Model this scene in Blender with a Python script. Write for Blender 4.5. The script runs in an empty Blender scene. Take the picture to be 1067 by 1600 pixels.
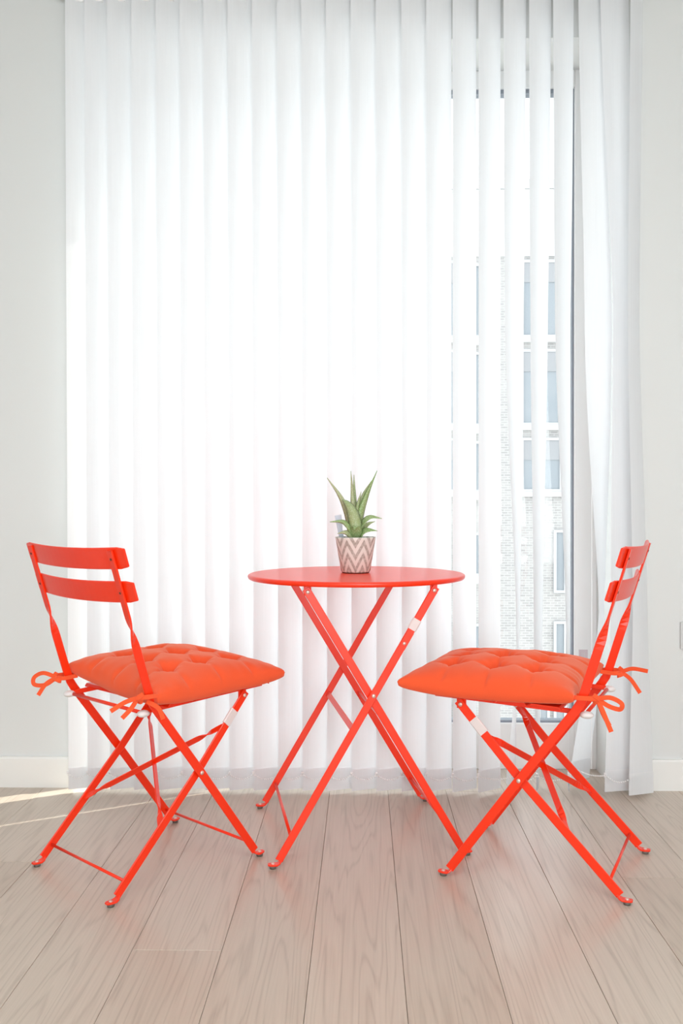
import bpy, bmesh, math, random
from mathutils import Vector, Matrix
random.seed(7)
scene = bpy.context.scene
COL = scene.collection
PI = math.pi

# ------------------------------------------------------------------ camera
F_PX, PITCH, YAW, ROLL, HC = 1456.9, 0.0102, -0.0225, -0.0015, 0.9152
def setup_camera():
    cd = bpy.data.cameras.new('camera'); co = bpy.data.objects.new('camera', cd); COL.objects.link(co)
    cd.sensor_fit = 'VERTICAL'; cd.sensor_height = 36.0; cd.lens = F_PX / 1600 * 36.0
    cd.clip_start = 0.05; cd.clip_end = 300
    c, s = math.cos(YAW), math.sin(YAW)
    r = Vector((c, -s, 0)); h = Vector((s, c, 0)); z = Vector((0, 0, 1))
    f = h * math.cos(PITCH) - z * math.sin(PITCH)
    d = -(z * math.cos(PITCH) + h * math.sin(PITCH))
    cr, sr = math.cos(ROLL), math.sin(ROLL)
    r2 = r * cr - d * sr; d2 = r * sr + d * cr
    u = -d2
    m = Matrix((r2, u, -f)).transposed().to_4x4(); m.translation = (0, 0, HC)
    co.matrix_world = m
    scene.camera = co
setup_camera()

# ------------------------------------------------------------------ sky, sun, fill lamps, exposure
SKY = 2.75
w = bpy.data.worlds.new('sky'); scene.world = w; w.use_nodes = True
bg = w.node_tree.nodes['Background']; bg.inputs[0].default_value = (0.95, 0.98, 1.0, 1); bg.inputs[1].default_value = SKY

def light(name, kind, loc, direction, energy, color, **kw):
    ld = bpy.data.lights.new(name, kind); ld.energy = energy; ld.color = color
    for k, v in kw.items(): setattr(ld, k, v)
    o = bpy.data.objects.new(name, ld); COL.objects.link(o); o.location = loc
    o.rotation_euler = Vector(direction).to_track_quat('-Z', 'Y').to_euler()
    return o
el = math.radians(35.5)
light('sun', 'SUN', (6, 8, 9), (-0.864 * math.cos(el), -0.503 * math.cos(el), -math.sin(el)), 9, (1.0, 0.94, 0.84), angle=0.004)
# area lamp added as fill, standing in for daylight from behind the camera
light('rear_fill_light', 'AREA', (1.05, -2.9, 1.35), (0, 1, 0), 72, (0.94, 0.98, 1.0), shape='RECTANGLE', size=2.1, size_y=2.1)

# top fill lamp added out of view overhead (its panel is built with the ceiling)
light('top_fill_light', 'AREA', (0.1, 0.3, 2.500), (0, 0, -1), 27, (0.98, 0.985, 1.0), shape='RECTANGLE', size=1.5, size_y=1.1)

vs = scene.view_settings
vs.view_transform = 'Standard'; vs.look = 'None'; vs.exposure = 0.08; vs.gamma = 1.0; vs.use_curve_mapping = False
scene.cycles.use_denoising = True
scene.cycles.max_bounces = 10; scene.cycles.diffuse_bounces = 6; scene.cycles.transparent_max_bounces = 16
scene.cycles.caustics_reflective = False; scene.cycles.caustics_refractive = False
scene.cycles.sample_clamp_indirect = 8.0

# ------------------------------------------------------------------ materials
def new_mat(name):
    m = bpy.data.materials.new(name); m.use_nodes = True
    nt = m.node_tree; b = nt.nodes['Principled BSDF']
    return m, nt, b
def N(nt, t, **kw):
    n = nt.nodes.new(t)
    for k, v in kw.items(): setattr(n, k, v)
    return n
def L(nt, a, b): nt.links.new(a, b)
def noise_bump(nt, b, scale, strength, dist=0.001, coord='Object'):
    tc = N(nt, 'ShaderNodeTexCoord'); no = N(nt, 'ShaderNodeTexNoise'); no.inputs['Scale'].default_value = scale
    bu = N(nt, 'ShaderNodeBump'); bu.inputs['Strength'].default_value = strength; bu.inputs['Distance'].default_value = dist
    L(nt, tc.outputs[coord], no.inputs['Vector']); L(nt, no.outputs['Fac'], bu.inputs['Height']); L(nt, bu.outputs['Normal'], b.inputs['Normal'])
def simple(name, col, rough=0.5, metal=0.0, coat=0.0, spec=0.5, bump=None, var=None):
    m, nt, b = new_mat(name)
    b.inputs['Base Color'].default_value = (*col, 1); b.inputs['Roughness'].default_value = rough
    b.inputs['Metallic'].default_value = metal; b.inputs['Coat Weight'].default_value = coat
    b.inputs['Specular IOR Level'].default_value = spec
    if var:
        tc = N(nt, 'ShaderNodeTexCoord'); no = N(nt, 'ShaderNodeTexNoise'); no.inputs['Scale'].default_value = var[0]
        mx = N(nt, 'ShaderNodeMix', data_type='RGBA'); mx.inputs[6].default_value = (*col, 1)
        mx.inputs[7].default_value = (*[c * var[1] for c in col], 1)
        L(nt, tc.outputs['Object'], no.inputs['Vector']); L(nt, no.outputs['Fac'], mx.inputs[0]); L(nt, mx.outputs[2], b.inputs['Base Color'])
    if bump: noise_bump(nt, b, *bump)
    return m

M = {}
M['wall'] = simple('wall_paint', (0.715, 0.73, 0.725), 0.75, bump=(180, 0.05, 0.0005), var=(1.5, 0.985))
M['trim'] = simple('trim_paint', (0.83, 0.83, 0.81), 0.42, var=(4, 0.98))
M['frame'] = simple('white_window_frame', (0.90, 0.905, 0.91), 0.35, var=(6, 0.98))
M['gasket'] = simple('dark_gasket', (0.30, 0.335, 0.39), 0.6, var=(20, 0.8))
M['red'] = simple('orange_red_powder_coat', (0.95, 0.034, 0.003), 0.30, spec=0.55, bump=(900, 0.04, 0.0003), var=(30, 0.96))
M['rivet'] = simple('rivet_metal', (0.83, 0.62, 0.55), 0.3, metal=0.6, var=(200, 0.9))
M['sleeve'] = simple('pale_plastic', (0.78, 0.68, 0.67), 0.45, var=(60, 0.95))
M['cap'] = simple('milky_plastic', (0.80, 0.77, 0.76), 0.4, var=(60, 0.95))
M['pad'] = simple('foot_pad_plastic', (0.16, 0.13, 0.11), 0.6, var=(60, 0.8))
M['screw'] = simple('dark_screw', (0.18, 0.04, 0.02), 0.5, var=(60, 0.8))
M['soil'] = simple('soil', (0.07, 0.05, 0.035), 0.95, bump=(300, 0.8, 0.004), var=(120, 0.5))
M['plate'] = simple('switch_plate', (0.62, 0.63, 0.63), 0.45, var=(30, 0.97))
M['bead'] = simple('white_bead', (0.94, 0.94, 0.94), 0.4, var=(50, 0.97))
M['white_band'] = simple('white_render', (0.50, 0.505, 0.51), 0.8, var=(1, 0.96))
M['far_frame'] = simple('far_window_frame', (0.45, 0.46, 0.475), 0.6, var=(1, 0.96))
M['asphalt'] = simple('pale_paving', (0.68, 0.68, 0.67), 0.9, var=(0.5, 0.8))
M['panel'] = simple('grey_panel', (0.28, 0.285, 0.30), 0.6, var=(1, 0.9))
M['subfloor'] = simple('subfloor', (0.42, 0.34, 0.28), 0.9, var=(20, 0.8))
M['outer'] = simple('blocker_finish', (0.62, 0.61, 0.60), 0.85, var=(2, 0.95))

# far glass: bluish reflective
m, nt, b = new_mat('far_glass'); M['far_glass'] = m
b.inputs['Base Color'].default_value = (0.24, 0.31, 0.38, 1); b.inputs['Roughness'].default_value = 0.12
tc = N(nt, 'ShaderNodeTexCoord'); no = N(nt, 'ShaderNodeTexNoise'); no.inputs['Scale'].default_value = 0.8
mx = N(nt, 'ShaderNodeMix', data_type='RGBA'); mx.inputs[6].default_value = (0.19, 0.22, 0.25, 1); mx.inputs[7].default_value = (0.27, 0.29, 0.31, 1)
L(nt, tc.outputs['Object'], no.inputs['Vector']); L(nt, no.outputs['Fac'], mx.inputs[0]); L(nt, mx.outputs[2], b.inputs['Base Color'])

# clear window glass: mostly transparent with a fresnel reflection
m = bpy.data.materials.new('clear_glass'); M['glass'] = m; m.use_nodes = True; nt = m.node_tree; nt.nodes.clear()
out = N(nt, 'ShaderNodeOutputMaterial'); tr = N(nt, 'ShaderNodeBsdfTransparent'); gl = N(nt, 'ShaderNodeBsdfGlossy'); gl.inputs['Roughness'].default_value = 0.02
tr.inputs[0].default_value = (0.96, 0.98, 0.98, 1)
fr = N(nt, 'ShaderNodeFresnel'); mix = N(nt, 'ShaderNodeMixShader')
ge = N(nt, 'ShaderNodeNewGeometry'); io = N(nt, 'ShaderNodeMapRange'); io.inputs[3].default_value = 1.3; io.inputs[4].default_value = 1 / 1.3   # same reflectance entering and leaving the pane
L(nt, ge.outputs['Backfacing'], io.inputs[0]); L(nt, io.outputs[0], fr.inputs[0])
L(nt, fr.outputs[0], mix.inputs[0]); L(nt, tr.outputs[0], mix.inputs[1]); L(nt, gl.outputs[0], mix.inputs[2]); L(nt, mix.outputs[0], out.inputs[0])

# translucent blind fabric with a fine vertical weave
def fabric_translucent(name, col, fac, weave=True):
    m = bpy.data.materials.new(name); m.use_nodes = True; nt = m.node_tree; nt.nodes.clear()
    out = N(nt, 'ShaderNodeOutputMaterial'); di = N(nt, 'ShaderNodeBsdfDiffuse'); tl = N(nt, 'ShaderNodeBsdfTranslucent'); mix = N(nt, 'ShaderNodeMixShader')
    mix.inputs[0].default_value = fac
    tc = N(nt, 'ShaderNodeTexCoord'); mp = N(nt, 'ShaderNodeMapping'); mp.inputs['Scale'].default_value = (260, 260, 6)
    no = N(nt, 'ShaderNodeTexNoise'); no.inputs['Scale'].default_value = 1.0; no.inputs['Detail'].default_value = 1.0
    mx = N(nt, 'ShaderNodeMix', data_type='RGBA'); mx.inputs[6].default_value = (*[c * 0.95 for c in col], 1); mx.inputs[7].default_value = (*col, 1)
    L(nt, tc.outputs['Object'], mp.inputs[0]); L(nt, mp.outputs[0], no.inputs['Vector']); L(nt, no.outputs['Fac'], mx.inputs[0])
    L(nt, mx.outputs[2], di.inputs[0]); L(nt, mx.outputs[2], tl.inputs[0])
    L(nt, di.outputs[0], mix.inputs[1]); L(nt, tl.outputs[0], mix.inputs[2]); L(nt, mix.outputs[0], out.inputs[0])
    return m
M['blind'] = fabric_translucent('blind_fabric', (0.885, 0.90, 0.92), 0.32)
M['hem'] = fabric_translucent('blind_hem_fabric', (0.94, 0.945, 0.955), 0.42)
M['tag'] = fabric_translucent('pale_tag', (0.66, 0.58, 0.61), 0.4)
M['plant_tag'] = fabric_translucent('clear_plant_tag', (0.80, 0.86, 0.92), 0.5)

# cushion cotton
m, nt, b = new_mat('orange_cotton'); M['cotton'] = m
b.inputs['Roughness'].default_value = 0.9; b.inputs['Specular IOR Level'].default_value = 0.15
b.inputs['Sheen Weight'].default_value = 0.5; b.inputs['Sheen Roughness'].default_value = 0.5; b.inputs['Sheen Tint'].default_value = (1, 0.6, 0.45, 1)
tc = N(nt, 'ShaderNodeTexCoord'); no = N(nt, 'ShaderNodeTexNoise'); no.inputs['Scale'].default_value = 900
mx = N(nt, 'ShaderNodeMix', data_type='RGBA'); mx.inputs[6].default_value = (0.80, 0.085, 0.024, 1); mx.inputs[7].default_value = (0.90, 0.115, 0.038, 1)
bu = N(nt, 'ShaderNodeBump'); bu.inputs['Strength'].default_value = 0.15; bu.inputs['Distance'].default_value = 0.0006
L(nt, tc.outputs['Object'], no.inputs['Vector']); L(nt, no.outputs['Fac'], mx.inputs[0]); L(nt, mx.outputs[2], b.inputs['Base Color'])
L(nt, no.outputs['Fac'], bu.inputs['Height']); L(nt, bu.outputs['Normal'], b.inputs['Normal'])

# oak planks: grain runs along Y, tone differs per plank
m, nt, b = new_mat('oak_plank'); M['oak'] = m
tc = N(nt, 'ShaderNodeTexCoord'); oi = N(nt, 'ShaderNodeObjectInfo')
off = N(nt, 'ShaderNodeVectorMath', operation='SCALE'); off.inputs[0].default_value = (37.0, 91.0, 13.0); L(nt, oi.outputs['Random'], off.inputs['Scale'])
ad = N(nt, 'ShaderNodeVectorMath', operation='ADD'); L(nt, tc.outputs['Object'], ad.inputs[0]); L(nt, off.outputs[0], ad.inputs[1])
mp1 = N(nt, 'ShaderNodeMapping'); mp1.inputs['Scale'].default_value = (11, 0.55, 1); L(nt, ad.outputs[0], mp1.inputs[0])
big = N(nt, 'ShaderNodeTexNoise'); big.inputs['Scale'].default_value = 0.8; big.inputs['Detail'].default_value = 3; big.inputs['Roughness'].default_value = 0.4; big.inputs['Distortion'].default_value = 0.25; L(nt, mp1.outputs[0], big.inputs['Vector'])
ring = N(nt, 'ShaderNodeMath', operation='MULTIPLY'); ring.inputs[1].default_value = 26.0; L(nt, big.outputs['Fac'], ring.inputs[0])
sn = N(nt, 'ShaderNodeMath', operation='PINGPONG'); sn.inputs[1].default_value = 0.5; L(nt, ring.outputs[0], sn.inputs[0])
rg = N(nt, 'ShaderNodeMapRange'); rg.inputs[1].default_value = 0.0; rg.inputs[2].default_value = 0.22; rg.inputs[3].default_value = 1.0; rg.inputs[4].default_value = 0.0; L(nt, sn.outputs[0], rg.inputs[0])
mp2 = N(nt, 'ShaderNodeMapping'); mp2.inputs['Scale'].default_value = (240, 5, 1); L(nt, ad.outputs[0], mp2.inputs[0])
fine = N(nt, 'ShaderNodeTexNoise'); fine.inputs['Scale'].default_value = 1.0; fine.inputs['Detail'].default_value = 3; L(nt, mp2.outputs[0], fine.inputs['Vector'])
pores = N(nt, 'ShaderNodeMath', operation='MULTIPLY'); L(nt, rg.outputs[0], pores.inputs[0]); L(nt, fine.outputs['Fac'], pores.inputs[1])
c1 = N(nt, 'ShaderNodeMix', data_type='RGBA'); c1.inputs[6].default_value = (0.575, 0.485, 0.40, 1); c1.inputs[7].default_value = (0.65, 0.56, 0.475, 1); L(nt, oi.outputs['Random'], c1.inputs[0])
c2 = N(nt, 'ShaderNodeMix', data_type='RGBA', blend_type='MULTIPLY'); c2.inputs[7].default_value = (0.72, 0.70, 0.68, 1); L(nt, c1.outputs[2], c2.inputs[6]); L(nt, pores.outputs[0], c2.inputs[0])
c3 = N(nt, 'ShaderNodeMix', data_type='RGBA', blend_type='MULTIPLY'); c3.inputs[7].default_value = (0.80, 0.79, 0.78, 1); L(nt, c2.outputs[2], c3.inputs[6]); L(nt, fine.outputs['Fac'], c3.inputs[0])
L(nt, c3.outputs[2], b.inputs['Base Color'])
b.inputs['Roughness'].default_value = 0.30; b.inputs['Specular IOR Level'].default_value = 0.65
bu = N(nt, 'ShaderNodeBump'); bu.inputs['Strength'].default_value = 0.12; bu.inputs['Distance'].default_value = 0.0008; bu.invert = True
L(nt, pores.outputs[0], bu.inputs['Height']); L(nt, bu.outputs['Normal'], b.inputs['Normal'])

# pale brick for the far facade
m, nt, b = new_mat('pale_brick'); M['brick'] = m
tc = N(nt, 'ShaderNodeTexCoord'); mp = N(nt, 'ShaderNodeMapping'); mp.inputs['Rotation'].default_value = (PI / 2, 0, 0)
br = N(nt, 'ShaderNodeTexBrick'); br.inputs['Scale'].default_value = 1.0
br.inputs['Color1'].default_value = (0.37, 0.355, 0.35, 1); br.inputs['Color2'].default_value = (0.29, 0.282, 0.28, 1); br.inputs['Mortar'].default_value = (0.42, 0.415, 0.41, 1)
br.inputs['Brick Width'].default_value = 0.24; br.inputs['Row Height'].default_value = 0.085; br.inputs['Mortar Size'].default_value = 0.012
L(nt, tc.outputs['Object'], mp.inputs[0]); L(nt, mp.outputs[0], br.inputs['Vector']); L(nt, br.outputs['Color'], b.inputs['Base Color'])
b.inputs['Roughness'].default_value = 0.9

# aloe leaf: green with pale speckles, browner backs by position
m, nt, b = new_mat('aloe_leaf'); M['leaf'] = m
tc = N(nt, 'ShaderNodeTexCoord'); oi = N(nt, 'ShaderNodeObjectInfo')
vo = N(nt, 'ShaderNodeTexVoronoi'); vo.inputs['Scale'].default_value = 330; L(nt, tc.outputs['Object'], vo.inputs['Vector'])
rg = N(nt, 'ShaderNodeMapRange'); rg.inputs[1].default_value = 0.18; rg.inputs[2].default_value = 0.34; rg.inputs[3].default_value = 0.8; rg.inputs[4].default_value = 0.0; L(nt, vo.outputs['Distance'], rg.inputs[0])
c1 = N(nt, 'ShaderNodeMix', data_type='RGBA'); c1.inputs[6].default_value = (0.25, 0.38, 0.14, 1); c1.inputs[7].default_value = (0.40, 0.42, 0.23, 1); L(nt, oi.outputs['Random'], c1.inputs[0])
c2 = N(nt, 'ShaderNodeMix', data_type='RGBA'); c2.inputs[7].default_value = (0.68, 0.72, 0.55, 1); L(nt, c1.outputs[2], c2.inputs[6]); L(nt, rg.outputs[0], c2.inputs[0])
L(nt, c2.outputs[2], b.inputs['Base Color']); b.inputs['Roughness'].default_value = 0.45

# pot glaze with chevrons around it
m, nt, b = new_mat('chevron_pot'); M['pot'] = m
tc = N(nt, 'ShaderNodeTexCoord'); sp = N(nt, 'ShaderNodeSeparateXYZ'); L(nt, tc.outputs['Object'], sp.inputs[0])
at = N(nt, 'ShaderNodeMath', operation='ARCTAN2'); L(nt, sp.outputs[1], at.inputs[0]); L(nt, sp.outputs[0], at.inputs[1])
k1 = N(nt, 'ShaderNodeMath', operation='MULTIPLY_ADD'); k1.inputs[1].default_value = 7 / (2 * PI); k1.inputs[2].default_value = 20.25; L(nt, at.outputs[0], k1.inputs[0])
pp = N(nt, 'ShaderNodeMath', operation='PINGPONG'); pp.inputs[1].default_value = 0.5; L(nt, k1.outputs[0], pp.inputs[0])
zz = N(nt, 'ShaderNodeMath', operation='MULTIPLY_ADD'); zz.inputs[1].default_value = 0.085; L(nt, pp.outputs[0], zz.inputs[0]); L(nt, sp.outputs[2], zz.inputs[2])
st = N(nt, 'ShaderNodeMath', operation='MULTIPLY'); st.inputs[1].default_value = 29.0; L(nt, zz.outputs[0], st.inputs[0])
p2 = N(nt, 'ShaderNodeMath', operation='PINGPONG'); p2.inputs[1].default_value = 0.5; L(nt, st.outputs[0], p2.inputs[0])
rg = N(nt, 'ShaderNodeMapRange'); rg.inputs[1].default_value = 0.22; rg.inputs[2].default_value = 0.30; L(nt, p2.outputs[0], rg.inputs[0])
no = N(nt, 'ShaderNodeTexNoise'); no.inputs['Scale'].default_value = 160; L(nt, tc.outputs['Object'], no.inputs['Vector'])
mu = N(nt, 'ShaderNodeMath', operation='MULTIPLY'); L(nt, rg.outputs[0], mu.inputs[0]); L(nt, no.outputs['Fac'], mu.inputs[1])
m2 = N(nt, 'ShaderNodeMath', operation='MULTIPLY'); m2.inputs[1].default_value = 1.6; m2.use_clamp = True; L(nt, mu.outputs[0], m2.inputs[0])
mx = N(nt, 'ShaderNodeMix', data_type='RGBA'); mx.inputs[6].default_value = (0.72, 0.72, 0.67, 1); mx.inputs[7].default_value = (0.37, 0.355, 0.31, 1)
L(nt, m2.outputs[0], mx.inputs[0]); L(nt, mx.outputs[2], b.inputs['Base Color']); b.inputs['Roughness'].default_value = 0.6

# ------------------------------------------------------------------ helpers
def empty(name, loc=(0, 0, 0), rz=0.0):
    o = bpy.data.objects.new(name, None); COL.objects.link(o); o.location = loc; o.rotation_euler = (0, 0, rz); o.empty_display_size = 0.1
    return o
def tag(o, label=None, cat=None, group=None, kind=None):
    if label: o['label'] = label
    if cat: o['category'] = cat
    if group: o['group'] = group
    if kind: o['kind'] = kind
    return o
def from_bm(name, bm, mat, parent=None, smooth=False, loc=None):
    bmesh.ops.recalc_face_normals(bm, faces=bm.faces)
    me = bpy.data.meshes.new(name); bm.to_mesh(me); bm.free()
    me.materials.append(mat)
    if smooth:
        for p in me.polygons: p.use_smooth = True
    return from_me(name, me, parent, loc)
def from_me(name, me, parent=None, loc=None):
    o = bpy.data.objects.new(name, me); COL.objects.link(o)
    if parent: o.parent = parent
    if loc is not None: o.location = loc
    return o
def box(bm, lo, hi, bevel=0.0):
    c = [(a + b_) / 2 for a, b_ in zip(lo, hi)]; s = [b_ - a for a, b_ in zip(lo, hi)]
    r = bmesh.ops.create_cube(bm, size=1.0, matrix=Matrix.Translation(c) @ Matrix.Diagonal((*s, 1)))
    if bevel:
        es = list({e for v in r['verts'] for e in v.link_edges})
        bmesh.ops.bevel(bm, geom=es, offset=bevel, segments=2, affect='EDGES', profile=0.6)
def box_obj(name, lo, hi, mat, parent=None, bevel=0.0):
    bm = bmesh.new(); box(bm, lo, hi, bevel); return from_bm(name, bm, mat, parent)
def cyl(bm, a, b_, r, seg=14, r2=None):
    a, b_ = Vector(a), Vector(b_); d = b_ - a
    q = d.to_track_quat('Z', 'Y').to_matrix().to_4x4()
    bmesh.ops.create_cone(bm, cap_ends=True, segments=seg, radius1=r, radius2=r if r2 is None else r2, depth=d.length, matrix=Matrix.Translation((a + b_) / 2) @ q)
def cyl_obj(name, a, b_, r, mat, parent=None, seg=14, r2=None, smooth=True):
    bm = bmesh.new(); cyl(bm, a, b_, r, seg, r2); o = from_bm(name, bm, mat, parent, smooth)
    if smooth:
        for p in o.data.polygons: p.use_smooth = len(p.vertices) == 4
    return o
def lathe_bm(profile, seg=48):
    bm = bmesh.new(); rings = []
    for r, z in profile:
        rings.append([bm.verts.new((r * math.cos(2 * PI * i / seg), r * math.sin(2 * PI * i / seg), z)) for i in range(seg)])
    for a, b_ in zip(rings, rings[1:]):
        for i in range(seg): bm.faces.new((a[i], a[(i + 1) % seg], b_[(i + 1) % seg], b_[i]))
    bm.faces.new(rings[0]); bm.faces.new(rings[-1])
    return bm
def sweep_bm(pts, wid, w_, t_, bm=None, ch=None):
    """flat bar along pts; wid = unit width directions, w_/t_ width and thickness (scalars or lists)"""
    bm = bm or bmesh.new(); rings = []
    n = len(pts)
    for i in range(n):
        p = Vector(pts[i]); T = Vector(pts[min(i + 1, n - 1)]) - Vector(pts[max(i - 1, 0)]); T.normalize()
        W = Vector(wid[i]); W = (W - T * W.dot(T)).normalized(); H = T.cross(W)
        ww = w_[i] if isinstance(w_, (list, tuple)) else w_; tt = t_[i] if isinstance(t_, (list, tuple)) else t_
        c = ch if ch is not None else min(ww, tt) * 0.28
        a, b_ = ww / 2, tt / 2
        prof = [(-a + c, -b_), (a - c, -b_), (a, -b_ + c), (a, b_ - c), (a - c, b_), (-a + c, b_), (-a, b_ - c), (-a, -b_ + c)]
        rings.append([bm.verts.new(p + W * x + H * y) for x, y in prof])
    for a, b_ in zip(rings, rings[1:]):
        for i in range(8): bm.faces.new((a[i], a[(i + 1) % 8], b_[(i + 1) % 8], b_[i]))
    bm.faces.new(rings[0]); bm.faces.new(rings[-1])
    return bm
def lerp(a, b_, t): return a + (b_ - a) * t
def smooth01(t): t = max(0.0, min(1.0, t)); return t * t * (3 - 2 * t)
def interp(tab, x):
    if x >= tab[0][0]: return tab[0][1]
    for (x0, y0), (x1, y1) in zip(tab, tab[1:]):
        if x >= x1: return lerp(y0, y1, smooth01((x - x0) / (x1 - x0)) * 0.5 + 0.5 * (x - x0) / (x1 - x0))
    return tab[-1][1]
def catmull(pts, n=8):
    P = [Vector(p) for p in pts]; P = [P[0] * 2 - P[1]] + P + [P[-1] * 2 - P[-2]]; out = []
    for i in range(1, len(P) - 2):
        for k in range(n):
            t = k / n
            out.append(0.5 * ((2 * P[i]) + (P[i + 1] - P[i - 1]) * t + (2 * P[i - 1] - 5 * P[i] + 4 * P[i + 1] - P[i + 2]) * t * t + (3 * P[i] - P[i - 1] - 3 * P[i + 1] + P[i + 2]) * t ** 3))
    out.append(P[-2]); return out

# ------------------------------------------------------------------ room shell
YW, YF = 2.98, 3.20             # face of the window wall, face of the window frame in its recess
XL, XR, ZH, ZC = -0.93, 0.80, 2.385, 2.53
RX0, RX1, RY0 = -2.3, 2.3, -3.05
bm = bmesh.new()
box(bm, (RX0 - .15, YW, -0.02), (XL, 3.38, ZC + .1)); box(bm, (XR, YW, -0.02), (RX1 + .15, 3.38, ZC + .1)); box(bm, (XL, YW, ZH), (XR, 3.38, ZC + .1))
tag(from_bm('wall_back', bm, M['wall']), kind='structure')
tag(box_obj('wall_left', (RX0 - .15, RY0, -0.02), (RX0, YW, ZC + .1), M['wall']), kind='structure')
tag(box_obj('wall_right', (RX1, RY0, -0.02), (RX1 + .15, YW, ZC + .1), M['wall']), kind='structure')
bm = bmesh.new()
box(bm, (RX0 - .15, RY0 - .15, -0.02), (-1.95, RY0, ZC + .1)); box(bm, (2.15, RY0 - .15, -0.02), (RX1 + .15, RY0, ZC + .1))
box(bm, (-1.95, RY0 - .15, -0.02), (2.15, RY0, 0.25)); box(bm, (-1.95, RY0 - .15, 2.42), (2.15, RY0, ZC + .1))
tag(from_bm('wall_front', bm, M['wall']), kind='structure')
ceil = tag(box_obj('ceiling', (RX0, RY0, ZC), (RX1, YW, ZC + .1), M['wall']), kind='structure')
box_obj('fill_panel', (-.68, -.28, ZC - .025), (.88, .88, ZC), M['trim'], ceil, .004)  # unseen panel added to go with the top fill lamp
# rear window behind the camera
win2 = tag(empty('window_2', (0.1, RY0 - .1, .25)), kind='structure')
for x0, x1, z0, z1 in ((-2.05, -1.97, 0, 2.17), (1.97, 2.05, 0, 2.17), (-2.05, 2.05, 0, .07), (-2.05, 2.05, 2.1, 2.17), (-.04, .04, .07, 2.1)):
    box_obj('frame_bar', (x0, -.03, z0), (x1, .03, z1), M['frame'], win2, .004)
for x0, x1 in ((-1.97, -.04), (.04, 1.97)): box_obj('pane', (x0, -.003, .07), (x1, .003, 2.1), M['glass'], win2)

# floor slab with every plank on its own
slab = tag(box_obj('floor', (RX0, RY0, -0.06), (RX1, 3.38, -0.013), M['subfloor']), kind='structure')
PWD = 0.1839; plank_mesh = {}
def plank_me(wd, ln):
    key = (round(wd, 3), round(ln, 2))
    if key not in plank_mesh:
        bm = bmesh.new(); box(bm, (-wd / 2 + .0004, -ln / 2 + .0004, -.012), (wd / 2 - .0004, ln / 2 - .0004, 0))
        top = [e for e in bm.edges if all(v.co.z > -.001 for v in e.verts)]
        bmesh.ops.bevel(bm, geom=top, offset=.0008, segments=1, affect='EDGES')
        bmesh.ops.recalc_face_normals(bm, faces=bm.faces)
        me = bpy.data.meshes.new('plank'); bm.to_mesh(me); bm.free(); me.materials.append(M['oak']); plank_mesh[key] = me
    return plank_mesh[key]
k0 = math.ceil((RX0 - .0791) / PWD)
fixed_joint = {-3: 1.89, 3: 2.28, -1: 1.2, 0: 1.45, 1: 1.05, 2: 1.3, -2: 1.55, -4: 1.15, 4: 1.35, -5: 1.62, 5: 1.1, -6: 2.35}
for k in range(k0 - 1, 14):
    xa, xb = max(RX0, .0791 + PWD * k), min(RX1, .0791 + PWD * (k + 1))
    if xb - xa < .02: continue
    j = fixed_joint.get(k, random.uniform(0, 1.9))
    ys = sorted([RY0, 3.2] + [j + 1.9 * n for n in range(-4, 4) if RY0 + .1 < j + 1.9 * n < 3.1])
    for ya, yb in zip(ys, ys[1:]):
        from_me('plank', plank_me(xb - xa, yb - ya), slab, ((xa + xb) / 2, (ya + yb) / 2, 0))

# baseboards on the window wall
def baseboard(name, x0, x1):
    prof = [(0, 0), (-.014, 0), (-.014, .092), (-.011, .098), (0, .098)]
    bm = bmesh.new(); a = [bm.verts.new((x0, YW + y, z)) for y, z in prof]; b_ = [bm.verts.new((x1, YW + y, z)) for y, z in prof]
    for i in range(5): bm.faces.new((a[i], a[(i + 1) % 5], b_[(i + 1) % 5], b_[i]))
    bm.faces.new(a); bm.faces.new(b_)
    tag(from_bm(name, bm, M['trim']), kind='structure')
baseboard('baseboard_left', RX0, XL); baseboard('baseboard_right', XR, RX1)

# big fixed window in the recess
win = tag(empty('window_1', ((XL + XR) / 2, YF, 0)), kind='structure')
def wb(name, x0, x1, y0, y1, z0, z1, mat, bev=.003): return box_obj(name, (x0 - win.location.x, y0 - YF, z0), (x1 - win.location.x, y1 - YF, z1), mat, win, bev)
gx0, gx1, gz0, gz1 = XL + .08, .7235, .158, 2.325
wb('frame_bar', XL, gx0, YF, YF + .07, 0, ZH, M['frame']); wb('frame_bar', gx1, XR, YF, YF + .07, 0, ZH, M['frame'])
wb('frame_bar', gx0, gx1, YF, YF + .07, 0, gz0, M['frame']); wb('frame_bar', gx0, gx1, YF, YF + .07, gz1, ZH, M['frame'])
g = .0075
wb('gasket', gx0, gx0 + g, YF + .012, YF + .05, gz0, gz1, M['gasket'], 0); wb('gasket', gx1 - g, gx1, YF + .012, YF + .05, gz0, gz1, M['gasket'], 0)
wb('gasket', gx0 + g, gx1 - g, YF + .012, YF + .05, gz0, gz0 + g, M['gasket'], 0); wb('gasket', gx0 + g, gx1 - g, YF + .012, YF + .05, gz1 - .014, gz1, M['gasket'], 0)
wb('pane', gx0 + g, gx1 - g, YF + .028, YF + .034, gz0 + g, gz1 - .014, M['glass'], 0)

# unseen sun blocker added right of the window; slits let the streaks through
blocker = tag(empty('sun_blocker', (.974, 3.38, -3)), kind='structure')
for y0, y1 in ((3.38, 3.770), (3.781, 3.790), (3.801, 3.999)):
    box_obj('blocker_board', (-.004, y0 - 3.38, 0), (.004, y1 - 3.38, 6.4), M['outer'], blocker)
for z in (2.2, 6.3): box_obj('blocker_rail', (.004, 0, z), (.02, .619, z + .05), M['outer'], blocker)

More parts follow.
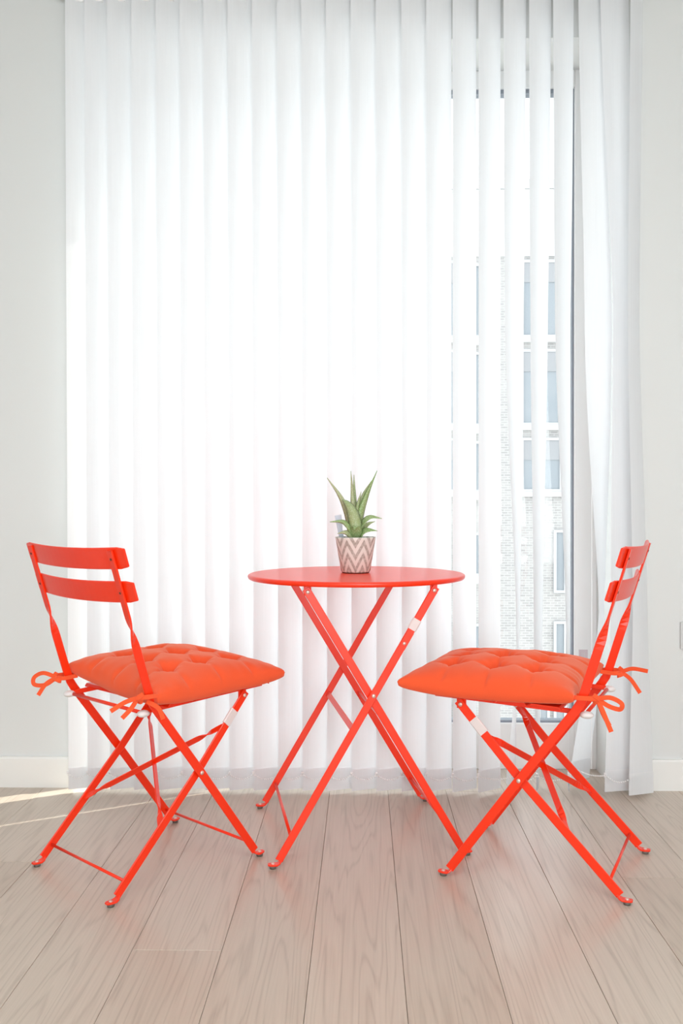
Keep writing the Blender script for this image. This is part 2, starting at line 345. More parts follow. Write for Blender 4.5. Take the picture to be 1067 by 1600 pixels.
# socket plate on the right-hand wall
sp_ = tag(empty('wall_socket', (1.0495, YW, .4915)), 'small grey wall socket plate at the right edge above the baseboard', 'socket')
box_obj('plate', (-.043, -.010, -.043), (.043, 0, .043), M['plate'], sp_, .003)
bm = bmesh.new(); cyl(bm, (0, -.0125, 0), (0, -.0095, 0), .021, 24); from_bm('socket_face', bm, M['trim'], sp_)
for s in (-1, 1): cyl_obj('pin_hole', (s * .0095, -.0132, 0), (s * .0095, -.012, 0), .0025, M['gasket'], sp_)

# ------------------------------------------------------------------ the building opposite
def px_at(x, y, Y):
    c, s = math.cos(YAW), math.sin(YAW)
    tx = (x - 533.5) / F_PX; X = tx * Y + math.tan(YAW) * Y
    return X, HC - (y - 785.1) / F_PX * Y
YB = 31.7
X_ = lambda x: px_at(x, 0, YB)[0]
Z_ = lambda y: px_at(0, y, YB)[1]
bld = tag(empty('apartment_building', (0, YB, -13)), 'pale brick apartment building with white framed windows seen between the blind slats', 'building')
def bb(name, x0, x1, y0, y1, z0, z1, mat, parent=bld, bev=0):
    o = box_obj(name, (x0, y0, z0 + 13), (x1, y1, z1 + 13), mat, None, bev); o.parent = parent; return o
bb('facade', -14, 16, 0, 9, -13, Z_(300), M['brick'])
bb('attic_band', -14.05, 16.05, -.06, 8.9, Z_(404), Z_(300) - .01, M['white_band'])
bb('parapet', -14.1, 16.1, -.12, 9, Z_(300), Z_(286), M['white_band'])
def far_window(x0, x1, z0, z1, tall):
    fr = bmesh.new()
    t = .09
    for lo, hi in (((x0, z0), (x0 + t, z1)), ((x1 - t, z0), (x1, z1)), ((x0 + t, z0), (x1 - t, z0 + t)), ((x0 + t, z1 - t), (x1 - t, z1))):
        box(fr, (lo[0], -.10, lo[1] + 13), (hi[0], -.001, hi[1] + 13))
    if tall: box(fr, ((x0 + x1) / 2 - .05, -.08, z0 + t + 13), ((x0 + x1) / 2 + .05, -.045, z1 - t + 13))
    wi = from_bm('window', fr, M['far_frame'], bld)
    bb('pane', x0 + t, x1 - t, -.04, -.01, z0 + t, z1 - t, M['far_glass'], wi)
    if tall:
        bb('head_panel', x0 + t, x1 - t, -.07, -.04, z1 - .75, z1 - t, M['panel'], wi)
    return wi
for c in range(-4, 5):
    xo = 3.35 * c
    for ya, yb in ((272, 392), (410, 530), (548, 666), (685, 769)):
        if ya < 300: continue
        far_window(X_(812) + xo, X_(876) + xo, Z_(yb), Z_(ya), True)
        bb('sill', X_(808) + xo, X_(880) + xo, -.16, 0, Z_(yb) - .16, Z_(yb), M['white_band'])
    for ya, yb in ((828, 926), (970, 1064), (1092, 1180)):
        far_window(X_(863) + xo, X_(883) + xo, Z_(yb), Z_(ya), False)
        far_window(X_(788) + xo + 1.1, X_(788) + xo + 1.5, Z_(yb), Z_(ya), False) if ya > 1050 else None
    for ya, yb in ((415, 530), (552, 667), (690, 770), (832, 900), (974, 1040)):
        far_window(X_(728) + xo, X_(752) + xo, Z_(yb), Z_(ya), False)
        bb('sill', X_(726) + xo, X_(754) + xo, -.14, 0, Z_(yb) - .25, Z_(yb), M['white_band'])
tag(box_obj('ground', (-60, 3.4, -13.2), (60, 60, -13), M['asphalt']), kind='structure')

# ------------------------------------------------------------------ vertical blind
BW, BY, ZT, ZB = 0.089, 2.925, 2.500, 0.013
blind = tag(empty('vertical_blind', ((XL + XR) / 2, BY, ZC)), 'white vertical fabric blind covering the tall window, slats nearly closed', 'blind')
bo = Vector(blind.location)
def part(name, bm, mat, parent=blind, smooth=False):
    bmesh.ops.translate(bm, verts=bm.verts, vec=-bo)
    return from_bm(name, bm, mat, parent, smooth)
bm = bmesh.new(); box(bm, (XL - .03, BY - .025, 2.512), (XR + .26, BY + .025, ZC - .001), .003); part('headrail', bm, M['trim'])
edges = [102, 132.5, 168, 206, 244.5, 282, 319, 357, 395, 434, 472, 510.5, 549, 588, 627.5, 666, 707, 747]
ang = [20, 22, 22, 22, 22, 22, 22, 22, 22, 22, 22, 22, 22, 22, 23, 24, 29, 33]
spec = []
for e, a in zip(edges, ang):
    ar = math.radians(a); yf = BY - BW / 2 * math.sin(ar)
    xc = px_at(e, 500, yf)[0] + BW / 2 * math.cos(ar)
    spec.append(([(ZT, xc), (0, xc)], [(ZT, a), (0, a + random.uniform(-.5, .5))], [(ZT, 0), (0, 0)]))
def C(px): return px_at(px, 500, BY)[0]
spec.append(([(ZT, C(803)), (1.485, C(803.5)), (.494, C(811)), (0, C(800))], [(ZT, 30), (1.99, 33.5), (1.485, 40.5), (.494, 74), (0, 100)], [(ZT, 0), (0, .03)]))
spec.append(([(ZT, C(842)), (0, C(842))], [(ZT, 31), (1.99, 34), (1.485, 42.5), (.494, 62.5), (0, 76)], [(ZT, 0), (0, .03)]))
spec.append(([(ZT, C(878)), (1.485, C(878.5)), (.494, C(889)), (0, C(890))], [(ZT, 34), (1.99, 38), (1.485, 46), (.494, 70), (0, 80)], [(ZT, 0), (0, .03)]))
spec.append(([(ZT, C(918)), (1.485, C(934)), (.55, C(942)), (0, C(917))], [(ZT, 28), (1.485, 8), (.55, 66), (.2, 40), (0, 33)], [(ZT, 0), (.6, .03), (0, .12)]))
spec.append(([(ZT, C(956)), (1.485, C(972)), (.55, C(970)), (0, C(963))], [(ZT, 4), (1.485, 26), (.55, 22), (0, 14)], [(ZT, 0), (0, 0)]))
spec.append(([(ZT, C(986)), (1.485, C(982)), (.55, C(993)), (0, C(995))], [(ZT, 50), (1.485, 52), (.55, 45), (0, 20)], [(ZT, -.03), (0, -.03)]))
def blade_pt(sp, s, z, off=0.0):
    xc, a, dy = interp(sp[0], z), math.radians(interp(sp[1], z)), interp(sp[2], z)
    c, sn_ = math.cos(a), math.sin(a)
    return Vector((xc + s * BW / 2 * c - off * sn_, BY + dy + s * BW / 2 * sn_ + off * c, z))
def sheet(sp, z0, z1, nz, off, bm, s0=-1.0, s1=1.0):
    g_ = [[bm.verts.new(blade_pt(sp, lerp(s0, s1, i / 4), lerp(z0, z1, k / nz), off)) for i in range(5)] for k in range(nz + 1)]
    for k in range(nz):
        for i in range(4): bm.faces.new((g_[k][i], g_[k][i + 1], g_[k + 1][i + 1], g_[k + 1][i]))
    return g_
corners = []
for sp in spec:
    bm = bmesh.new(); sheet(sp, ZB, ZT, 40, 0, bm); sl = part('slat', bm, M['blind'], smooth=True)
    bm = bmesh.new(); a = sheet(sp, ZB - .001, .080, 3, -.0016, bm); b_ = sheet(sp, ZB - .001, .080, 3, .0016, bm)
    for i in range(4): bm.faces.new((a[0][i], a[0][i + 1], b_[0][i + 1], b_[0][i]))
    part('hem_pocket', bm, M['hem'], sl)
    bm = bmesh.new(); p = blade_pt(sp, 0, ZT - .004); box(bm, (p.x - .012, p.y - .004, ZT - .012), (p.x + .012, p.y + .004, ZT + .006)); cyl(bm, (p.x, p.y, ZT + .004), (p.x, p.y, 2.5115), .004, 8); part('hanger', bm, M['bead'], sl)
    corners.append(blade_pt(sp, -1.0, .066))
# bead chains from slat to slat along the hems
for a, b_ in zip(corners, corners[1:]):
    bm = bmesh.new(); d = (b_ - a).length
    n = max(5, int(d / .0062))
    sag = .016 if d < .1 else .012
    for i in range(n + 1):
        t = i / n; p = a.lerp(b_, t); p.z -= sag * 4 * t * (1 - t); p.y -= .0075
        bmesh.ops.create_icosphere(bm, subdivisions=1, radius=.0027, matrix=Matrix.Translation(p))
    box(bm, (a.x - .004, a.y - .006, a.z - .006), (a.x + .003, a.y + .003, a.z + .006), .001)
    part('bead_chain', bm, M['bead'])
# thin cord near the stack and small tag on the parked slat
bm = bmesh.new(); cyl(bm, (C(931), BY + .07, ZT + .02), (C(931), BY + .07, .06), .0012, 6); part('cord', bm, M['bead'])
tx, tz = px_at(909, 1025, BY + .05)
bm = bmesh.new(); box(bm, (tx - .014, BY + .045, tz - .022), (tx + .014, BY + .0465, tz + .022), .0004); tg = part('care_tag', bm, M['tag'])
for dx in (-.004, .003):
    bm = bmesh.new(); box(bm, (tx + dx - .001, BY + .0442, tz - .014), (tx + dx + .001, BY + .0452, tz + .012)); part('tag_print', bm, M['plate'], tg)

# ------------------------------------------------------------------ folding chairs
def ydir(n): return [(0, 1, 0)] * n
def leg_path(p_foot_tab, p_bend, pts, y, lift=.0105):
    """bar: flat tab on its pad, twisting into the upright flat bar; points in (x,z)"""
    P = []; W = []
    tx_, bx_ = p_foot_tab, p_bend
    P += [(tx_, y, lift), (lerp(tx_, bx_[0], .55), y, lift + .001)]; W += [(0, 1, 0), (0, 1, 0)]
    return P, W
def rivet(name, p, parent, r=.0055, side=1, mat='rivet'):
    bm = bmesh.new(); bmesh.ops.create_uvsphere(bm, u_segments=10, v_segments=6, radius=r, matrix=Matrix.Translation(p) @ Matrix.Diagonal((1, .5, 1, 1)))
    return from_bm(name, bm, M[mat], parent, True)
def flat_leg(name, foot_x, bend, top_pts, y, parent, w_=.0215, t_=.005, twist=None):
    """foot_x: x of pad; bend: (x,z) where leg meets the foot tab; top_pts [(x,z),...]; twist (z0,z1) where the bar turns to face forwards"""
    sgn = 1 if foot_x > bend[0] else -1
    pts2 = [bend] + list(top_pts)
    fine_p, fine_w = [], []
    for (xa, za), (xb, zb) in zip(pts2, pts2[1:]):
        n = max(2, int(math.hypot(xb - xa, zb - za) / .012))
        for i in range(n):
            fine_p.append((lerp(xa, xb, i / n), lerp(za, zb, i / n)))
    fine_p.append(pts2[-1])
    n = len(fine_p)
    for i, (x, z) in enumerate(fine_p):
        a = fine_p[max(i - 1, 0)]; b_ = fine_p[min(i + 1, n - 1)]
        T = Vector((b_[0] - a[0], 0, b_[1] - a[1])).normalized(); inpl = Vector((0, 1, 0)).cross(T)
        k = 1.0                                   # 1 = bar faces sideways, 2 = faces forwards
        if twist and z > twist[0]: k = 1 + smooth01((z - twist[0]) / (twist[1] - twist[0]))
        ang_ = k * PI / 2
        if inpl.x * sgn > 0: inpl = -inpl
        fine_w.append(Vector((0, 1, 0)) * math.cos(ang_) + inpl * math.sin(ang_))
    P = [(x, y, z) for x, z in fine_p]; Wd = fine_w
    leg = from_bm(name, sweep_bm(P, Wd, w_, t_), M['red'], parent)
    # foot tab: rounded flat plate folded outwards, curling up into the leg
    pa = [(foot_x + sgn * .0125, y, .0100), (foot_x + sgn * .0095, y, .0098), (foot_x, y, .0092), (foot_x - sgn * .010, y, .0095), (bend[0] - sgn * .001, y, .0125), (bend[0] - sgn * .006, y, .0185)]
    wd = [.010, .016, .0205, .0205, .018, .010]
    from_bm('foot_tab', sweep_bm(pa, [(0, 1, 0)] * 6, wd, .0045), M['red'], leg)
    cyl_obj('foot_pad', (foot_x, y, 0), (foot_x, y, .0075), .0080, M['pad'], leg, 14, .0095)
    bm = bmesh.new(); bmesh.ops.create_uvsphere(bm, u_segments=10, v_segments=6, radius=.005, matrix=Matrix.Translation((foot_x, y, .0116)) @ Matrix.Diagonal((1, 1, .5, 1)))
    from_bm('foot_rivet', bm, M['rivet'], leg, True)
    return leg
def strap_twisted(name, a, b_, leg_dir, parent, w_=.017, t_=.003):
    a, b_ = Vector(a), Vector(b_); d = (b_ - a).normalized(); n = 40; P, W = [], []
    flat = Vector((leg_dir[0], 0, leg_dir[1])).normalized()
    for i in range(n + 1):
        t = i / n; P.append(a.lerp(b_, t))
        e = min(t, 1 - t); k = smooth01((e - .06) / .12)
        up = flat; side = d.cross(flat).normalized()
        W.append(up * math.cos(k * PI / 2) + side * math.sin(k * PI / 2))
    return from_bm(name, sweep_bm(P, W, w_, t_), M['red'], parent)

YO, YI = .1830, .1695
def make_chair(label, loc, th):
    ch = empty('folding_chair', (loc[0], loc[1], 0), th); tag(ch, label, 'chair', 'folding metal bistro chairs')
    ft = (.0467, .2557); bend = (-.0935, .4434); d2 = (-.3105, .9506)
    for s in (1, -1):
        u = flat_leg('back_upright', .234, (.2180, .0190), [ft, (-.086, .4335), (-.0975, .452), (-.108, .483), (-.1778, .7108), (-.2075, .8085)], s * YO, ch, twist=(.575, .655))
        rivet('rivet', (ft[0], s * (YO + .0035), ft[1]), u)
        r = flat_leg('rear_leg', -.1994, (-.1838, .0190), [ft, (.1938, .4216), (.2005, .4295)], s * YI, ch)
        rivet('rivet', (.1938, s * (YI + .0038), .4216), r)
        # pale sleeve near the top of the rear leg
        a, b_ = Vector((.1345, s * YI, .3565)), Vector((.1625, s * YI, .388))
        T = (b_ - a).normalized(); Wd = Vector((0, 1, 0)).cross(T)
        from_bm('sleeve', sweep_bm([a, b_], [Wd, Wd], .0245, .0085), M['sleeve'], r)
        # seat hinge plate
        bm = bmesh.new(); box(bm, (.182, s * YI - .0085 - .001, .410), (.206, s * YI - .0035 - .001, .441), .002) if s > 0 else box(bm, (.182, s * YI + .0045, .410), (.206, s * YI + .0095, .441), .002)
        from_bm('hinge_plate', bm, M['red'], ch)
        # seat rail and rear cap
        rail = [(-.100, s * .160, .4255), (-.06, s * .160, .4275), (.10, s * .160, .4345), (.262, s * .160, .4405)]
        from_bm('seat_rail', sweep_bm(rail, [(0, 0, 1)] * 4, .012, .005), M['red'], ch)
        bm = bmesh.new(); bmesh.ops.create_uvsphere(bm, u_segments=16, v_segments=10, radius=1, matrix=Matrix.Translation((-.108, s * .166, .4225)) @ Matrix.Diagonal((.0165, .013, .0085, 1)))
        from_bm('seat_end_cap', bm, M['cap'], ch, True)
    cyl_obj('rear_seat_bar', (-.104, -.16, .4225), (-.104, .16, .4225), .0045, M['red'], ch)
    # seat slats, lying across the rails
    for i in range(4):
        x0 = -.052 + i * .0815; x1 = x0 + .0735
        z0, z1 = .4325 + (x0 + .052) * .0385, .4325 + (x1 + .052) * .0385
        zz_ = (z0 + z1) / 2 + .0055; bm = bmesh.new()
        prof = [(x0, z0 - .001), (x0 + .004, z0 + .0045), (x1 - .004, z1 + .0045), (x1, z1 - .001)]
        A_ = [bm.verts.new((x, -.186, z + .002)) for x, z in prof]; B_ = [bm.verts.new((x, .186, z + .002)) for x, z in prof]
        A2 = [bm.verts.new((x, -.186, z - .001)) for x, z in prof]; B2 = [bm.verts.new((x, .186, z - .001)) for x, z in prof]
        for q in range(3):
            bm.faces.new((A_[q], A_[q + 1], B_[q + 1], B_[q])); bm.faces.new((A2[q], A2[q + 1], B2[q + 1], B2[q]))
            bm.faces.new((A_[q], A_[q + 1], A2[q + 1], A2[q])); bm.faces.new((B_[q], B_[q + 1], B2[q + 1], B2[q]))
        for q in (0, 3): bm.faces.new((A_[q], B_[q], B2[q], A2[q]))
        from_bm('seat_slat', bm, M['red'], ch)
    # rods near the floor and crossed straps between the rear legs
    cyl_obj('cross_rod', (.200, -YO, .045), (.200, YO, .045), .0036, M['red'], ch)
    cyl_obj('cross_rod', (-.160, -YI, .045), (-.160, YI, .045), .0036, M['red'], ch)
    ld = (.6935, .7205)
    def on_rear(z): return ft[0] + (z - ft[1]) * (.246 / .2557 if z < ft[1] else .1471 / .1659)
    za, zb = .352, .145
    strap_twisted('brace_strap', (on_rear(za), (YI - .0042), za), (on_rear(zb), -(YI - .0042), zb), ld, ch)
    strap_twisted('brace_strap', (on_rear(za) - .006, -(YI - .0042), za - .0), (on_rear(zb) - .006, (YI - .0042), zb), ld, ch)
    # back slats: bowed, ends forward, fixed in front of the uprights
    for (xh, zh) in ((-.2015, .7885), (-.1778, .7112)):
        n = 20; bm = bmesh.new(); rows = []
        upv = Vector((-.2925, 0, .9563)); fwd = Vector((.9563, 0, .2925))
        for i in range(n + 1):
            y = lerp(-.221, .221, i / n)
            bow = .0175 * ((y / YO) ** 2 - 1) if True else 0
            base = Vector((xh, y, zh)) + fwd * (.0062 + bow * (1 if abs(y) > YO else 1) * .9 + .0)
            hw = .0258 - .004 * max(0, (abs(y) - .214) / .007) ** 2
            ring = []
            for (a, b_) in ((-1, -.5), (-1, .5), (-.9, 1), (.9, 1), (1, .5), (1, -.5), (.9, -1), (-.9, -1)):
                ring.append(bm.verts.new(base + upv * (a * hw) + fwd * (b_ * .0028)))
            rows.append(ring)
        for a, b_ in zip(rows, rows[1:]):
            for q in range(8): bm.faces.new((a[q], a[(q + 1) % 8], b_[(q + 1) % 8], b_[q]))
        bm.faces.new(rows[0]); bm.faces.new(rows[-1])
        sl = from_bm('back_slat', bm, M['red'], ch)
        for s in (1, -1):
            p = Vector((xh, s * YO, zh)) - fwd * .0028
            cyl_obj('screw', p - fwd * .0008, p + fwd * .0005, .0030, M['screw'], sl, 10)
    return ch
chair_l = make_chair('orange-red folding metal chair on the left, seen from behind, back to the left wall', (-.5610, 2.3540), .8258)
chair_r = make_chair('orange-red folding metal chair on the right, seen from the side, near the socket', (.4849, 2.3605), 2.7326)

# ------------------------------------------------------------------ tied seat cushions
def tie_strip(name, pts, parent, nrm, w_=.0105, t_=.0022):
    P = catmull(pts, 8); n = len(P); W = []
    for i in range(n):
        T = (P[min(i + 1, n - 1)] - P[max(i - 1, 0)]).normalized(); v = T.cross(Vector(nrm))
        if v.length < .25: v = v + Vector((0, 0, .5))
        v.normalize()
        if W and v.dot(W[-1]) < 0: v = -v
        if W: v = (v + W[-1] * 1.5).normalized()
        W.append(v)
    return from_bm(name, sweep_bm(P, W, w_, t_), M['cotton'], parent)
def make_cushion(label, loc, th, cx, seed, hx, hy, lift, ties, nrm):
    rnd = random.Random(seed)
    cu = empty('seat_cushion', (loc[0], loc[1], .446), th); tag(cu, label, 'cushion', 'tufted seat cushions')
    n = 96
    ph = [rnd.uniform(0, 6.28) for _ in range(8)]
    def edge_scale(u, v):   # pulled-in edges, drawn-out corners
        return 1 - .055 * (1 - v * v) + .006 * math.sin(9 * v + ph[0])
    T_ = [-.5, 0, .5]
    def height(u, v):
        e = max(0., (1 - u ** 2)) ** .36 * max(0., (1 - v ** 2)) ** .36
        h = .068 * e
        d = min(math.hypot(u - a, v - b_) for a in T_ for b_ in T_)
        h -= e * .046 * math.exp(-d / .065)
        gu = min(abs(u - a) for a in T_); gv = min(abs(v - a) for a in T_)
        h -= e * .028 * (math.exp(-gu / .028) * (.55 + .45 * math.cos(4 * PI * v)) + math.exp(-gv / .028) * (.55 + .45 * math.cos(4 * PI * u)))
        h += e * .0022 * math.sin(5.3 * u + ph[1]) * math.sin(4.7 * v + ph[2])
        # wrinkles fanning out of each tuft
        for a in T_:
            for b_ in T_:
                r_ = math.hypot(u - a, v - b_)
                if r_ < .3: h += e * .0022 * math.sin(7 * math.atan2(v - b_, u - a) + ph[7] + 5 * a + 3 * b_) * math.exp(-((r_ - .10) / .06) ** 2)
        # stitched-edge puckers
        ed = max(abs(u), abs(v)); w1 = v if abs(u) > abs(v) else u
        h += .0022 * math.exp(-(1 - ed) / .09) * math.sin(26 * w1 + ph[3] + 3 * math.sin(5 * w1 + ph[4])) * e ** .5
        return h
    def lay(u, v):  # how the edge of the cushion lies: z of the seam line
        return .0135 + .011 * (u * u * v * v) + lift(u, v) + .0015 * math.sin(4 * u + ph[5]) * math.sin(4 * v + ph[6])
    bm = bmesh.new()
    def gridpt(i): 
        t = 2 * i / n - 1
        return math.copysign(abs(math.sin(t * PI / 2)) * .35 + abs(t) * .65, t)
    top = {}; bot = {}
    for i in range(n + 1):
        for j in range(n + 1):
            u, v = gridpt(i), gridpt(j)
            x = cx + hx * u * edge_scale(u, v); y = hy * v * edge_scale(v, u)
            zl = lay(u, v); top[i, j] = bm.verts.new((x, y, zl + height(u, v)))
            if 0 < i < n and 0 < j < n:
                e = (1 - u ** 2) ** .16 * (1 - v ** 2) ** .16
                bot[i, j] = bm.verts.new((x, y, max(.0015, (x + .052) * .0385 - .0063, zl - .030 * e + .004 * math.exp(-min(math.hypot(u - a, v - b_) for a in T_ for b_ in T_) / .08)) if abs(u) < .85 and abs(v) < .95 else zl - .030 * e))
            else: bot[i, j] = top[i, j]
    for i in range(n):
        for j in range(n):
            bm.faces.new((top[i, j], top[i + 1, j], top[i + 1, j + 1], top[i, j + 1]))
            q = [bot[i, j], bot[i, j + 1], bot[i + 1, j + 1], bot[i + 1, j]]
            if len(set(q)) == 4 and set(q) != {top[i, j], top[i + 1, j], top[i + 1, j + 1], top[i, j + 1]}:
                bm.faces.new(q)
    body = from_bm('cushion_body', bm, M['cotton'], cu, True)
    for pts in ties: tie_strip('tie_strap', pts[0], cu, nrm)
    return cu
def tie_set(s, loop, tails):
    k = Vector((-.118, s * .183, .020))
    out = []
    # band round the upright
    out.append(([(-.07, s * .176, .020), (-.088, s * .197, .021), (-.122, s * .199, .022), (-.134, s * .184, .020), (-.122, s * .168, .018), (-.085, s * .168, .020)], (0, 0, 1)))
    # knot
    out.append(([(-.128, s * .196, .030), (-.139, s * .190, .022), (-.140, s * .178, .016), (-.130, s * .172, .012), (-.128, s * .186, .010), (-.136, s * .192, .020)], (0.2, 0, 1)))
    for lp in loop: out.append((lp, (0.1, .35, 1)))
    for tl in tails: out.append((tl, (0.15, .5, .8)))
    return out
K = lambda s: (-.135, s * .184, .020)
ties_l = tie_set(1, [[K(1), (-.155, .215, .030), (-.170, .235, .018), (-.175, .225, .002), (-.158, .200, .002), K(1)]], [[K(1), (-.158, .196, .005), (-.178, .200, -.022)]]) + \
         tie_set(-1, [[K(-1), (-.165, -.178, .014), (-.195, -.165, -.004)]], [[K(-1), (-.150, -.180, -.002), (-.172, -.176, -.022)], [(-.115, -.190, .010), (-.095, -.207, -.006), (-.086, -.214, -.032)]])
ties_r = tie_set(1, [[K(1), (-.165, .190, .026), (-.190, .195, .016), (-.186, .192, .002), (-.160, .186, .006), K(1)]], [[K(1), (-.150, .190, -.010), (-.168, .196, -.050)], [K(1), (-.148, .186, -.012), (-.163, .190, -.038)]]) + \
         tie_set(-1, [[K(-1), (-.165, -.178, .032), (-.205, -.168, .030)]], [[K(-1), (-.160, -.180, .004), (-.185, -.176, -.030)]])
make_cushion('tufted orange cotton cushion tied to the left chair', (-.5610, 2.3540), .8258, .106, 3, .202, .206, lambda u, v: .014 * smooth01((v + .3) / 1.3) + .004 * max(0, v) * max(0, -u) - .010 * max(0, -v) * max(0, -u), ties_l, (-.56, -.80, .25))
make_cushion('tufted orange cotton cushion tied to the right chair', (.4849, 2.3605), 2.7326, .130, 5, .217, .206, lambda u, v: .006 * smooth01((-v + .3) / 1.3), ties_r, (-.25, .93, .25))

# ------------------------------------------------------------------ round folding table
tb = tag(empty('folding_table', (-.0176, 2.5932, 0), .1781), 'small round orange-red metal folding table between the two chairs', 'table')
HT = .7136
prof = [(.0, HT - .0035), (.286, HT - .0035), (.292, HT - .0075), (.2965, HT - .0085), (.2995, HT - .006), (.3008, HT - .001), (.2995, HT + .0025), (.296, HT + .0045), (.288, HT + .0048), (.0, HT + .0045)]
prof = [(max(r, .001), z) for r, z in prof]
top_o = from_bm('tabletop', lathe_bm(prof, 96), M['red'], tb, True)
top_o.data.set_sharp_from_angle(angle=math.radians(40)) if hasattr(top_o.data, 'set_sharp_from_angle') else None
YA, YBI = .2330, .2215
xt, zt, xfT = .1623, .6898, .2529
for s in (-1, 1):
    for (sx, yy, nm) in ((1, YA, 'a'), (-1, YBI, 'b')):     # leg from +sx at the top to -sx at the floor
        y = s * yy
        def onl(z): return sx * (-(xfT - .017) + (xt + (xfT - .017)) * ((z - .0225) / (zt - .0225)))
        lg = flat_leg('leg', -sx * xfT, (-sx * (xfT - .015), .0190), [(onl(.3), .3), (onl(.5), .5), (sx * xt, zt), (sx * (xt + .005), zt + .008)], y, tb, w_=.020, t_=.005)
        rivet('rivet', (sx * xt, y + s * .0035, zt), lg)
        if sx == 1:
            rivet('rivet', (onl(.424), y + s * .0035, .424), lg)
            a, b_ = Vector((onl(.590), y, .590)), Vector((onl(.616), y, .616)); T = (b_ - a).normalized(); Wd = Vector((0, 1, 0)).cross(T)
            if s < 0: from_bm('sleeve', sweep_bm([a, b_], [Wd, Wd], .0235, .0085), M['sleeve'], lg)
            a, b_ = Vector((onl(.543), y + s * .004, .543)), Vector((onl(.585), y + s * .004, .585))
            pl = from_bm('lock_plate', sweep_bm([a, b_], [Wd, Wd], .0195, .004), M['red'], lg)
            rivet('rivet', (onl(.556), y + s * .0065, .556), lg, .0045)
        # bracket under the top
        bm = bmesh.new(); yb = y - s * .0055
        box(bm, (sx * xt - .0095, yb - .0025, zt - .010), (sx * xt + .0095, yb + .0025, HT - .0035), .002); from_bm('bracket', bm, M['red'], tb)
for (sx, yy) in ((1, YA), (-1, YBI)):
    def onl(z): return sx * (-(xfT - .017) + (xt + (xfT - .017)) * ((z - .0225) / (zt - .0225)))
    cyl_obj('cross_rod', (onl(.072), -yy, .072), (onl(.072), yy, .072), .0042, M['red'], tb)
    T = Vector((onl(.4) - onl(.3), 0, .1)).normalized()
    bm = sweep_bm([(onl(.338), -yy + .0026, .338), (onl(.338), yy - .0026, .338)], [T, T], .016, .004); from_bm('cross_bar', bm, M['red'], tb)
    bm = bmesh.new(); box(bm, (sx * xt - .010, -yy + .004, HT - .012), (sx * xt + .010, yy - .004, HT - .0036), .0015); from_bm('under_bar', bm, M['red'], tb)

# ------------------------------------------------------------------ potted aloe
PX, PY, PZ = -.0195, 2.615, HT + .0046
pot = tag(empty('potted_aloe', (PX, PY, PZ)), 'small aloe with speckled leaves in a chevron pot on the table', 'potted plant')
prof = [(.001, .0025), (.0385, .0025), (.0395, .004), (.041, .006), (.0505, .060), (.0555, .092), (.0570, .0985), (.0565, .1005), (.0545, .1005), (.0535, .097), (.0525, .085), (.001, .085)]
from_bm('pot', lathe_bm(prof, 64), M['pot'], pot, True)
cyl_obj('pot_base', (0, 0, 0), (0, 0, .003), .0375, M['soil'], pot, 32)
from_bm('soil', lathe_bm([(.001, .0855), (.053, .0855), (.051, .090), (.02, .0935), (.001, .094)], 32), M['soil'], pot, True)
S = 1 / 560.0
def lp(x, y, dy): return Vector(((x - 555) * S, dy, (840 - y) * S + .1005))
def leaf(pts, wmax, wdir, curve=.25):
    P = catmull(pts, 7); n = len(P); bm = bmesh.new(); rings = []
    for i, p in enumerate(P):
        t = i / (n - 1); T = (P[min(i + 1, n - 1)] - P[max(i - 1, 0)]).normalized()
        W = Vector(wdir); W = (W - T * W.dot(T)).normalized(); H = T.cross(W)
        ww = 1.3 * wmax * (.80 + .2 * smooth01(t / .25)) * (1 - smooth01((t - .15) / .95) ** 1.0) ** .85 + .0006
        th_ = ww * .28
        prof = [(-1, .35), (-.5, -.35), (0, -.62), (.5, -.35), (1, .35), (.5, .30), (0, .18), (-.5, .30)]
        rings.append([bm.verts.new(p + W * (a * ww / 2) + H * (b_ * th_)) for a, b_ in prof])
    for a, b_ in zip(rings, rings[1:]):
        for q in range(8): bm.faces.new((a[q], a[(q + 1) % 8], b_[(q + 1) % 8], b_[q]))
    bm.faces.new(rings[0]); bm.faces.new(rings[-1])
    return from_bm('leaf', bm, M['leaf'], pot, True)
XD = (1, 0.15, 0)
leaf([lp(550, 842, .006), lp(546, 812, .012), lp(532, 778, .014), lp(510, 747, .016)], .021, (1, .5, .5))
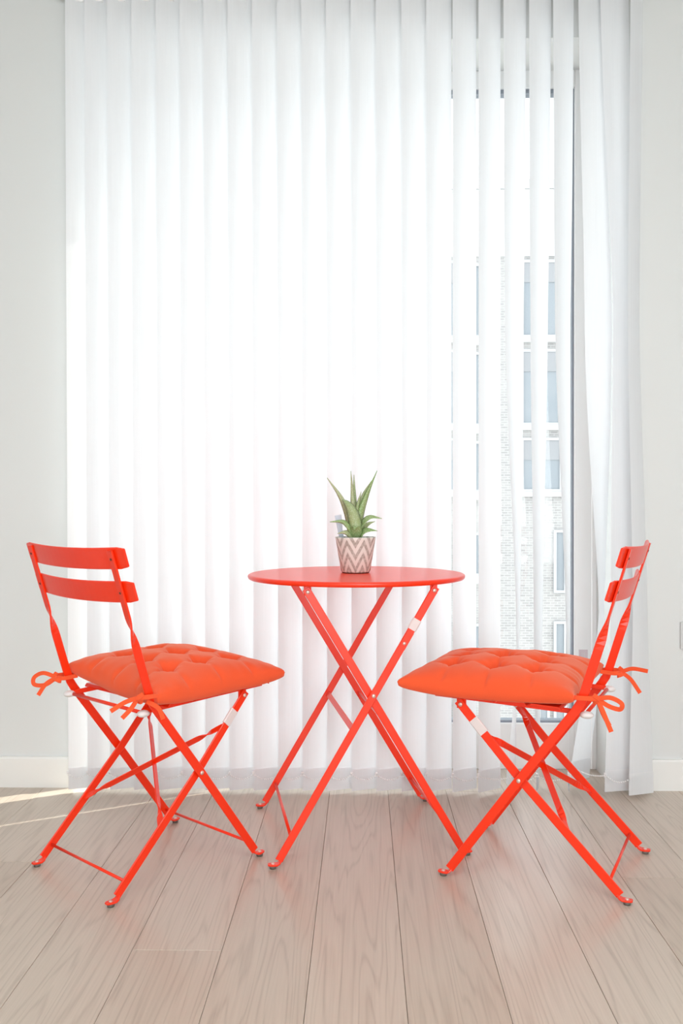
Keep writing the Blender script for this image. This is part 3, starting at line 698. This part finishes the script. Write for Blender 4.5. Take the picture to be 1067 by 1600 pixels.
leaf([lp(554, 840, .012), lp(552, 800, .016), lp(550, 770, .018), lp(547.5, 736, .020)], .015, XD)
leaf([lp(556, 840, .018), lp(554, 800, .024), lp(553, 770, .026), lp(552.5, 742, .026)], .013, XD)
leaf([lp(558, 842, .004), lp(563, 805, .010), lp(574, 772, .012), lp(589, 736, .012)], .021, (1, .6, -.4))
leaf([lp(558, 840, .012), lp(561, 800, .020), lp(568, 774, .022), lp(580, 752, .024)], .016, (1, .4, -.4))
leaf([lp(556, 838, .000), lp(556, 810, .004), lp(559, 788, .008), lp(564, 769, .010)], .013, XD)
leaf([lp(556, 842, -.020), lp(555, 820, -.026), lp(549, 798, -.022), lp(540, 785, -.008), lp(534, 781, .004)], .031, (1, 0, .25))
leaf([lp(560, 840, -.012), lp(566, 820, -.022), lp(578, 809, -.026), lp(596, 811, -.028)], .021, (.2, .55, 1))
leaf([lp(551, 840, -.014), lp(545, 824, -.024), lp(535, 815.5, -.028), lp(515, 816, -.030)], .021, (-.2, .55, 1))
leaf([lp(560, 842, .006), lp(566, 828, .012), lp(575, 820, .016), lp(586, 816, .018)], .018, (.2, .55, 1))
leaf([lp(562, 842, -.016), lp(567, 832, -.026), lp(576, 829, -.034), lp(589, 830, -.038)], .019, (.1, .6, 1))
leaf([lp(550, 842, -.018), lp(544, 834, -.030), lp(537, 832, -.036), lp(527, 834, -.040)], .017, (-.1, .6, 1))
leaf([lp(556, 842, -.018), lp(556, 830, -.032), lp(555, 824, -.042), lp(553, 828, -.056)], .030, (1, 0, 0))
leaf([lp(556, 842, .020), lp(550, 826, .032), lp(542, 818, .040), lp(533, 814, .046)], .018, (-.6, -1, .4))
leaf([lp(558, 842, .024), lp(560, 826, .036), lp(564, 818, .046), lp(568, 816, .054)], .018, (1, -.3, .2))
# clear plastic plant tag stuck in the soil
bm = bmesh.new()
P = [lp(533.5, 846, .030), lp(530, 828, .032), lp(527, 806, .033)]
sweep_bm(P, [(1, 0, .15)] * 3, [.013, .015, .020], .0010, bm); from_bm('plant_tag', bm, M['plant_tag'], pot)
